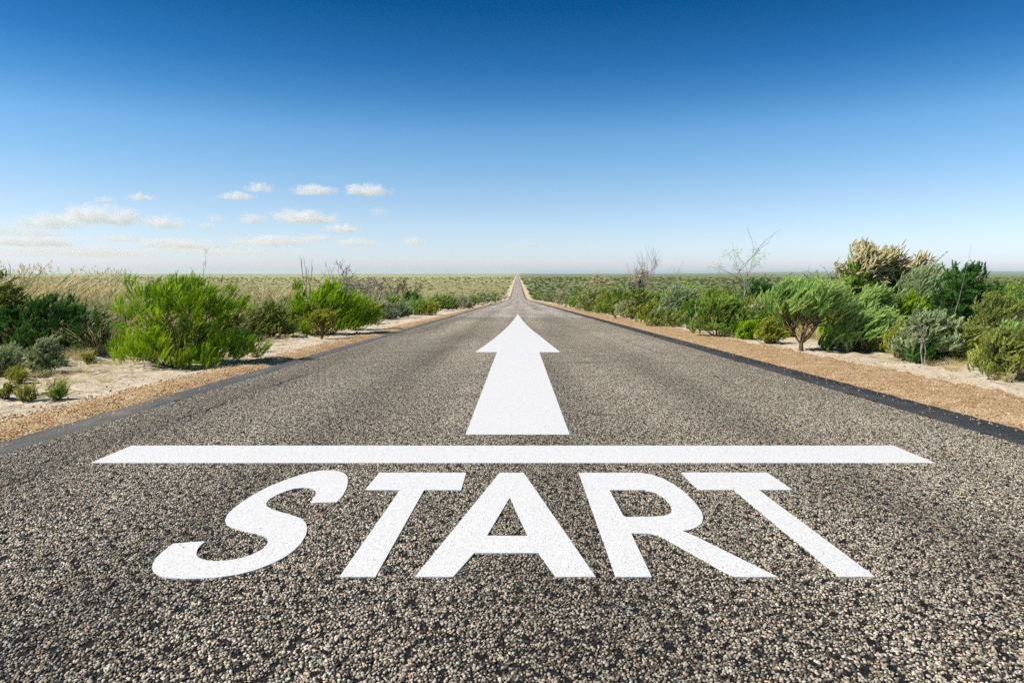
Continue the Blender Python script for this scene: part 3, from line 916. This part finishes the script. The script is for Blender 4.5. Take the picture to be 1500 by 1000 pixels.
flowered(832, 436.5, 40, 410, 'distant cream-flowered bush by the road near the dip', 304, 300, .8)
e, en, di = dead_bush(1226, 470, 26, 392, 'small dark dry bush on the left flank of the big flowered bush', 305, mat='char', spread=.6, levels=5, kids=3, start=6, r0=.03)

# thin bare trees
e, en, di = dead_bush(1084, 478, 76, 343, 'thin bare tree with curling grey branches and a few leaf tufts', 311, name='bare_tree', cat='tree', mat='dead',
                      spread=.42, levels=5, kids=2, start=3, r0=.034, curl=.55, upb=.3, shrink=.78, upright=1.3)
low_e = en[en[:, 2] < np.percentile(en[:, 2], 60)]
obj('foliage', tufts(low_e, di[:len(low_e)], 420, .16, .012, 'wisp', 5, .10), e)
dead_bush(940, 462, 64, 363, 'thin leafless tree of fine straight grey twigs above the heath', 312, name='bare_tree', cat='tree', spread=.5, levels=5,
          kids=3, start=3, r0=.03, curl=.3, upb=.3, shrink=.75, upright=1.3)
# dry stalks on the left
dead_bush(453, 470, 14, 380, 'single tall dry flower stalk behind the broom-like shrub', 321, name='dry_stalk', cat='plant', mat='straw' if False else 'stem',
          spread=.06, levels=4, kids=2, start=2, r0=.010, curl=.18, upb=.8, upright=2.0)
e, en, di = dead_bush(294, 500, 24, 386, 'crooked bare twig with a leafy tip rising behind the large bright shrub', 322, name='dry_stalk', cat='plant', mat='char',
                      spread=.10, levels=4, kids=2, start=1, r0=.014, curl=.5, upb=.6, upright=2.0)
obj('foliage', tufts(en, di, 160, .06, .006, 'olive', 6, .03), e)
dead_bush(318, 500, 60, 398, 'arching dead twig rising behind the large bright shrub', 323, name='dry_stalk', cat='plant', mat='char',
          spread=.15, levels=3, kids=2, start=1, r0=.012, curl=.35, upb=.1, lean=(.55, 0, 0), upright=1.6)
dead_bush(28, 505, 20, 384, 'thin dry stalk above the tall olive shrub', 324, name='dry_stalk', cat='plant', mat='stem',
          spread=.10, levels=4, kids=2, start=2, r0=.010, curl=.25, upb=.8, upright=2.0)
dead_bush(1385, 520, 14, 345, 'pale dry stalk rising beside the big flowered bush', 325, name='dry_stalk', cat='plant', mat='dead',
          spread=.10, levels=4, kids=1, start=1, r0=.010, curl=.12, upb=.8, lean=(.12, 0, 0), upright=2.0)
dead_bush(1352, 534, 30, 470, 'thin pale bare stem in front of the grey-green upright shrub', 326, name='dry_stalk', cat='plant', mat='dead',
          spread=.25, levels=4, kids=2, start=3, r0=.012, curl=.25, upb=.3, upright=1.2)
dead_bush(1440, 556, 90, 536, 'dark fallen twigs lying on the sand beside the gravel', 327, name='fallen_branch', cat='branch', mat='char',
          spread=1.2, levels=4, kids=3, start=4, r0=.016, curl=.4, upb=-.35, lean=(1.2, .1, 0), upright=.12)

# more plants filling the verges
fill = [(335, 500, 60, 452, 'olive', 'olive shrub behind the right flank of the large bright green shrub'), (428, 476, 50, 436, 'green', 'green shrub tucked behind the broom-like shrub'),
        (150, 505, 70, 440, 'tawny', 'dry tawny shrub behind the gap between the dark and the bright shrub'), (352, 516, 34, 486, 'dark', 'small dark shrub at the shaded foot of the large bright one'),
        (538, 474, 24, 455, 'grey', 'grey-green cushion beside the broom-like shrub'), (588, 464, 26, 446, 'grey', 'silvery cushion between the compact bright shrub and the soft light one'),
        (628, 461, 24, 444, 'yellow', 'yellow-green cushion by the sandy strip'), (690, 449, 26, 432, 'olive', 'olive shrub beside the grey-green rounded one near the dip'),
        (955, 472, 44, 440, 'yellow', 'yellow-green shrub beside the low olive-green one'), (1018, 480, 34, 450, 'dark', 'dark little shrub behind the pale stalky plant'),
        (885, 459, 40, 434, 'yellow', 'yellow-green low shrub in the right-hand roadside row'), (916, 465, 36, 442, 'pale', 'small pale shrub at the foot of the right-hand row'),
        (858, 454, 30, 434, 'pale', 'pale cream shrub between two green ones in the right-hand row'), (1095, 497, 30, 474, 'bright', 'vivid green low plant at the gravel edge'),
        (1232, 508, 60, 452, 'bright', 'vivid green shrub between the dwarf tree and the leaning shrub'), (1318, 524, 52, 470, 'yellow', 'yellow-green shrub between the leaning and the upright grey one'),
        (1408, 530, 56, 474, 'olive', 'olive twiggy shrub right of the upright grey-green one'), (1445, 540, 46, 496, 'yellow', 'yellow-leaved bush beside the olive shrub with bare stems'),
        (1160, 492, 40, 452, 'grey', 'silvery shrub behind the trunk of the dwarf tree'), (1330, 500, 60, 430, 'bright', 'bright green feathery shrub behind the upright grey one')]
for i, (a, b, c, d, k, lab) in enumerate(fill):
    shrub(a, b, c, d, k, lab, 600 + i)
# dry tufts and weeds on the bare sand
wr = np.random.default_rng(31)
for i in range(26):
    if i < 16:
        x = ROAD_L - 1.0 - 2.6 * wr.uniform(); y = 7.2 + 16 * wr.uniform() ** 1.2
    else:
        x = ROAD_R + 1.9 + 1.2 * wr.uniform(); y = 8 + 18 * wr.uniform()
    k = ('olive', 'tawny', 'yellow', 'grey')[i % 4]
    f, st_ = shrub_meshes(k, wr.uniform(.10, .26), wr.uniform(.07, .17), 650 + i, dens=2.0, fine=.55, maxn=1800, twigs=12)
    place('weed', [(f, 'foliage'), (st_, 'stem')], (x, y, float(terrain(x, y))), 'tiny %s weed on the sandy %s verge' % (dict(olive='olive', tawny='dry tawny', yellow='yellow-green', grey='grey-green')[k], 'left' if i < 16 else 'right'),
          'plant', '%s weeds on the %s verge' % (k, 'left' if i < 16 else 'right'))
n = 1800
y = 5.5 + 24 * wr.uniform(0, 1, n) ** 1.2
x = np.where(wr.uniform(0, 1, n) < .62, ROAD_L - .8 - 4.2 * wr.uniform(0, 1, n), ROAD_R + 1.8 + 4 * wr.uniform(0, 1, n))
a = wr.uniform(0, 6.283, n); L = wr.uniform(.05, .38, n)
p0 = np.stack([x, y, terrain(x, y) + .006], 1); x1 = x + np.cos(a) * L; y1 = y + np.sin(a) * L
p1 = np.stack([x1, y1, terrain(x1, y1) + .012 + .03 * wr.uniform(0, 1, n)], 1)
V, F = tubes(curve(p0, p1, 4, wr, .25), np.linspace(1, .4, 4)[None] * wr.uniform(.0015, .0045, (n, 1)), 3)
tag(obj('twig_litter', mesh_np('twig_litter', V, F, M['stem'])), 'dry twigs and leaf litter strewn over the sandy verges', 'twigs', kind='stuff')

# ---- prototypes for the open heath behind the verges: copies share their meshes
PROTO = {}
for i, (k, w, h) in enumerate([('olive', 1.1, .75), ('green', 1.2, .85), ('grey', 1.0, .7), ('tawny', 1.1, .8), ('pale', .9, .7), ('dark', 1.2, .9), ('yellow', .8, .55)]):
    f, s = shrub_meshes(k, w, h, 400 + i, dens=.62, fine=1.5, maxn=15000, twigs=60)
    PROTO[k] = (f, s)
LAB = dict(olive='knee-high olive heath shrub scattered on the %s behind the roadside row', green='knee-high green heath shrub scattered on the %s behind the roadside row',
           grey='knee-high grey-green heath shrub scattered on the %s behind the roadside row', tawny='dry tawny heath shrub scattered on the %s behind the roadside row',
           pale='pale cream heath shrub scattered on the %s behind the roadside row', dark='dark green heath shrub scattered on the %s behind the roadside row',
           yellow='small yellow-green heath shrub scattered on the %s behind the roadside row')
r = np.random.default_rng(77)
first = {}
def heath(n, side, kinds, p, x0, ymin, ymax, smin, smax):
    for i in range(n):
        y = ymin + (ymax - ymin) * r.uniform() ** 1.5
        x = (x0 + r.uniform() ** 1.2 * (.75 * y + 6 - x0 * .5)) * side
        if side < 0 and y < 14 and x > -9: continue
        k = r.choice(kinds, p=p)
        f, s = PROTO[k]
        sd = 'straw-coloured left heath' if side < 0 else 'green right heath'
        e = place('heath_shrub', [(f, 'foliage'), (s, 'stem')], (x, y, float(terrain(x, y))), LAB[k] % sd, 'shrub', '%s shrubs on the %s' % (k, sd),
                  r.uniform(0, 6.28), r.uniform(smin, smax))
        first.setdefault(k, e)
heath(90, -1, ['olive', 'green', 'grey', 'tawny', 'pale'], [.25, .1, .15, .35, .15], 8.5, 13, 75, .65, 1.15)
heath(120, 1, ['olive', 'green', 'grey', 'dark', 'yellow', 'pale'], [.38, .22, .12, .12, .06, .10], 9.0, 16, 80, .75, 1.35)

# ---- uncountable cover: geometry-node instances of the shrubs standing in the scene
def scatter(name, src, x, y, s, seed, label, cat):
    r = np.random.default_rng(seed)
    z = terrain(x, y) - .02
    n = len(x)
    rot = np.stack([r.normal(0, .06, n), r.normal(0, .06, n), r.uniform(0, 6.283, n)], 1)
    scl = s[:, None] * r.uniform(.8, 1.2, (n, 3)) * np.array([1.1, 1.1, 1.0]) * (np.array([1, 1, 1]) - np.array([0, 0, .4]) * smooth(60, 250, y)[:, None])
    me = mesh_np(name, np.stack([x, y, z], 1), [], None, {'rot': rot, 'scl': scl})
    o = obj(name, me)
    ng = bpy.data.node_groups.new(name, 'GeometryNodeTree')
    ng.interface.new_socket(name='Geometry', in_out='INPUT', socket_type='NodeSocketGeometry')
    ng.interface.new_socket(name='Geometry', in_out='OUTPUT', socket_type='NodeSocketGeometry')
    N = ng.nodes; L = ng.links
    gi = N.new('NodeGroupInput'); go = N.new('NodeGroupOutput')
    oi = N.new('GeometryNodeObjectInfo'); oi.transform_space = 'ORIGINAL'; oi.inputs['Object'].default_value = src; oi.inputs['As Instance'].default_value = True
    ip = N.new('GeometryNodeInstanceOnPoints')
    a = N.new('GeometryNodeInputNamedAttribute'); a.data_type = 'FLOAT_VECTOR'; a.inputs[0].default_value = 'rot'
    b = N.new('GeometryNodeInputNamedAttribute'); b.data_type = 'FLOAT_VECTOR'; b.inputs[0].default_value = 'scl'
    er_ = N.new('FunctionNodeEulerToRotation')
    L.new(gi.outputs[0], ip.inputs['Points']); L.new(oi.outputs['Geometry'], ip.inputs['Instance'])
    L.new(a.outputs[0], er_.inputs[0]); L.new(er_.outputs[0], ip.inputs['Rotation']); L.new(b.outputs[0], ip.inputs['Scale'])
    L.new(ip.outputs[0], go.inputs[0])
    md = o.modifiers.new('scatter', 'NODES'); md.node_group = ng
    return tag(o, label, cat, kind='stuff')

def patchy(x, y, k=-.2):
    return wavy(x, y, 38.0, 11, 3) + .35 * wavy(x, y, 9.0, 12, 2) > k

def fan(n, side, dmin, dmax, clear, seed, power=1.0):
    """ground points in the open country on one side of the road, thinning with distance"""
    r = np.random.default_rng(seed)
    y = dmin * (dmax / dmin) ** (r.uniform(0, 1, n) ** power)
    half = 1.0 * y + 8
    x = side * (clear + (half - clear) * r.uniform(0, 1, n))
    return x, y, r

# dry grass
def grass_mesh(seed, n, h, spread, broad=1.0):
    r = np.random.default_rng(seed)
    a = r.uniform(0, 6.283, n); q = spread * np.sqrt(r.uniform(0, 1, n))
    P = np.stack([q * np.cos(a), q * np.sin(a), np.zeros(n)], 1)
    D = unit(np.stack([np.cos(a) * .35 + .12, np.sin(a) * .35, np.ones(n)], 1) + r.normal(0, .16, (n, 3)))
    L = h * r.uniform(.45, 1.0, n)
    k = 4; t = np.linspace(0, 1, k)
    side = unit(np.cross(D, r.normal(0, 1, (n, 3))))
    pts = P[:, None] + D[:, None] * (L[:, None] * t)[..., None] + (np.stack([np.cos(a) * .25 + .1, np.sin(a) * .25, -.2 + 0 * a], 1) * L[:, None])[:, None] * (t ** 2)[None, :, None]
    wd = np.array([.0035, .0035, .0028, .0006]) * broad
    A = pts - side[:, None] * wd[None, :, None]; B = pts + side[:, None] * wd[None, :, None]
    V = np.stack([A, B], 2).reshape(-1, 3)
    base = np.arange(n)[:, None] * 8 + np.arange(3)[None] * 2
    F = np.stack([base, base + 1, base + 3, base + 2], -1).reshape(-1, 4)
    T = np.repeat(np.clip(r.beta(2, 2, n), 0, 1), 8)
    # seed heads
    m = n // 3
    i = r.choice(n, m, replace=False)
    hp = np.repeat(pts[i, 3], 7, 0) + r.normal(0, .012, (m * 7, 3)); hp[:, 2] -= r.uniform(0, .08, m * 7)
    V2, F2, T2, _ = needles(hp, unit(np.repeat(D[i], 7, 0) + r.normal(0, .3, (m * 7, 3))), np.full(m * 7, .035 * broad ** .5), np.full(m * 7, .006 * broad), np.full(m * 7, .95), r)
    return mesh_np('blades', np.concatenate([V, V2]), [F, F2 + len(V)], M['straw'], {'tint': np.concatenate([T, T2]), 'tip': np.zeros(len(V) + len(V2))})
gm = [grass_mesh(501, 190, .78, .26), grass_mesh(502, 130, 1.05, .20), grass_mesh(503, 170, 1.0, .30, 2.2)]
gsrc = []
for k, (a, b) in enumerate([(372, 470), (340, 462)]):
    x, y, t = on_ground(a, b)
    e = place('grass_tussock', [(gm[k], 'blades')], (x, y, float(terrain(x, y))), ('low wide straw tussock between the two bright green shrubs', 'narrow straw tussock behind the large bright green shrub')[k], 'grass')
    gsrc.append(e.children[0])
for k, (a, b, d, lab) in enumerate([(12, 470, 392, 'tall straw tussock above the tall olive shrub'), (52, 472, 397, 'tall straw tussock behind the dark sprawling shrub'),
        (104, 468, 400, 'straw tussock rising between the dark shrub and the bright one'), (140, 470, 403, 'leaning straw tussock beside the large bright green shrub'),
        (382, 466, 412, 'straw tussock above the low olive shrub'), (404, 462, 416, 'short straw tussock beside the broom-like shrub')]):
    x, y, t = on_ground(a, b)
    hh = (b - d) / 1000 * t
    place('grass_tussock', [(gm[2], 'blades')], (x, y, float(terrain(x, y))), lab, 'grass', None, k * 1.3, hh / .68)
x, y, r = fan(11000, -1, 13, 900, 8.0, 61)
scatter('dry_grass', gsrc[0], x, y, r.uniform(.6, 1.15, len(x)) * (1 + y / 160), 62, 'dry straw-coloured grass covering the left heath', 'grass')
x, y, r = fan(3000, -1, 13, 120, 8.5, 63)
scatter('tall_dry_grass', gsrc[1], x, y, r.uniform(.6, 1.1, len(x)) * (1 + y / 160), 64, 'tall seeding dry grass among the left heath shrubs', 'grass')
x, y, r = fan(2600, 1, 15, 150, 8.0, 65)
scatter('dry_grass', gsrc[0], x, y, r.uniform(.6, 1.0, len(x)) * (1 + y / 200), 66, 'dry grass showing between the right heath shrubs', 'grass')

r = np.random.default_rng(67)
n = 620
y = 7 + 26 * r.uniform(0, 1, n) ** 1.1
x = np.where(r.uniform(0, 1, n) < .6, ROAD_L - 1.1 - 4.5 * r.uniform(0, 1, n) ** .6, ROAD_R + 2.0 + 3.5 * r.uniform(0, 1, n) ** .6)
scatter('sparse_grass', gsrc[0], x, y, r.uniform(.16, .5, n) * np.where(x < 0, smooth(.8, 4.0, ROAD_L - x) * .7 + .3, .7), 68, 'sparse dry grass wisps on the sandy verges', 'grass')
fsrc = {k: e.children[0] for k, e in first.items()}
def cover(kind, side, n, dmin, dmax, clear, s0, grow, seed, label):
    if kind not in fsrc: return
    x, y, r = fan(int(n * 1.5), side, dmin, dmax, clear, seed)
    k = patchy(x + seed * 13.0, y) if kind in ('tawny', 'olive', 'green', 'dark') else patchy(x, y, -.5)
    x, y = x[k], y[k]; n = len(x)
    scatter('%s_scrub' % dict(olive='olive', green='green', grey='grey_green', tawny='tawny', pale='pale', dark='dark_green', yellow='yellow_green')[kind], fsrc[kind], x, y,
            s0 * r.uniform(.7, 1.25, n) * (1 + y * grow), seed + 1, label, 'scrub')
G = .0022
cover('tawny', -1, 5200, 20, 2200, 8.0, .75, G, 71, 'tawny dry scrub stretching over the left plain')
cover('olive', -1, 3600, 20, 2200, 8.0, .75, G, 73, 'olive scrub mixed into the left plain')
cover('pale', -1, 3000, 25, 1800, 8.0, .75, G, 75, 'pale scrub mixed into the left plain')
cover('grey', -1, 1300, 25, 1200, 7.0, .8, G, 77, 'grey-green scrub mixed into the left plain')
cover('olive', 1, 6500, 20, 2200, 7.5, .9, G, 81, 'dense olive scrub stretching over the right plain')
cover('green', 1, 3200, 20, 1800, 7.5, .9, G, 83, 'green scrub mixed into the right plain')
cover('pale', 1, 2200, 22, 1400, 7.5, .85, G, 85, 'pale flowering scrub mixed into the right plain')
cover('dark', 1, 1000, 25, 1400, 7.5, .9, G, 87, 'dark green scrub mixed into the right plain')

# ------------------------------------------------------------------ distant ridge on the right
def ridge():
    xs = np.linspace(1500, 26000, 160)
    def h(x): return -16 + (78 + 10 * wavy(x, x * 0, 5200, 4)) * smooth(2500, 12000, x)
    ysr = np.array([20500, 21800, 23500, 25500, 27000]); kz = np.array([0, .75, 1, .8, 0])
    v = np.stack([np.stack([xs, 0 * xs + yy, np.where(k > 0, -16 + (h(xs) + 16) * k, -16.0)], 1) for yy, k in zip(ysr, kz)], 1).reshape(-1, 3)
    i = (np.arange(len(xs) - 1)[:, None] * 5 + np.arange(4)[None]).ravel()
    f = np.stack([i, i + 5, i + 6, i + 1], 1)[:, ::-1]
    return tag(obj('distant_ridge', mesh_np('distant_ridge', v, f, M['ground'], smooth_shade=True)), kind='structure')
ridge()

# ------------------------------------------------------------------ clouds, about 1.2 km up
def cloud_mesh():
    bv, bf = ico()
    import bmesh
    bm = bmesh.new(); bmesh.ops.create_icosphere(bm, subdivisions=3, radius=1.0)
    me = bpy.data.meshes.new('cloud'); bm.to_mesh(me); bm.free()
    me.materials.append(M['cloud']); return me
cme = cloud_mesh()
CL = [(538, 280, 58, 15, 1.0), (460, 280, 54, 13, .9), (381, 276, 38, 13, .75), (347, 288, 42, 10, .9), (207, 290, 34, 10, .7), (153, 293, 28, 8, .35),
      (318, 322, 24, 10, .6), (446, 320, 84, 18, 1.0), (370, 323, 36, 15, .9), (303, 332, 22, 8, .5), (239, 328, 58, 17, 1.0), (147, 319, 112, 26, 1.0),
      (72, 327, 84, 20, .8), (501, 336, 48, 10, .9), (556, 312, 26, 12, .35), (46, 355, 104, 15, .8), (262, 359, 120, 13, .5), (175, 350, 60, 10, .4),
      (398, 355, 110, 15, .55), (462, 350, 52, 9, .6), (522, 357, 62, 12, .5), (605, 355, 38, 11, .45), (770, 361, 50, 9, .2), (110, 371, 250, 15, .22), (330, 369, 210, 12, .2), (30, 340, 120, 14, .3)]
for i, (a, b, w, h, dn) in enumerate(CL):
    v = ray(a, b)
    D = 1250.0 / max(v[2] / math.hypot(v[0], v[1]), .03)
    k = D / math.hypot(v[0], v[1])
    t_ = k
    o = obj('cloud', cme, None, (v[0] * t_, v[1] * t_, EYE + v[2] * t_))
    wx = w / 1000 * t_ * .72; hz = h / 1000 * t_ * .95
    o.scale = (wx, wx * .7, hz)
    o.rotation_euler = (0, 0, -math.atan2(v[0], v[1]))
    o.color = (dn * 160.0 / hz, 1, 1, 1)
    tag(o, ('bright white puff of cloud in the blue over the left plain' if dn >= .9 else 'thin veil of cloud low over the left plain' if dn < .5 else 'soft white cloud low over the left plain') if a < 700 else 'faint thin wisp of cloud low above the end of the road', 'cloud', ('bright cloud puffs' if dn >= .9 else 'cloud veils' if dn < .5 else 'soft clouds') if a < 700 else None)

# ------------------------------------------------------------------ the air over the plain
def haze_box():
    t = NT('thin_haze')
    v = t.node('ShaderNodeVolumePrincipled')
    v.inputs['Color'].default_value = (.80, .90, 1.0, 1)
    v.inputs['Density'].default_value = 3.0e-5
    v.inputs['Anisotropy'].default_value = 0.2
    t.lk(v.outputs[0], t.out.inputs['Volume'])
    lo, hi = np.array((-50000., -4000., -22.)), np.array((50000., 50000., 82.))
    c = np.array([[(lo, hi)[i][0], (lo, hi)[j][1], (lo, hi)[k][2]] for i in (0, 1) for j in (0, 1) for k in (0, 1)])
    f = np.array([(0, 1, 3, 2), (4, 6, 7, 5), (0, 4, 5, 1), (2, 3, 7, 6), (0, 2, 6, 4), (1, 5, 7, 3)])
    return tag(obj('haze', mesh_np('haze', c, f, t.m)), kind='stuff')
haze_box()
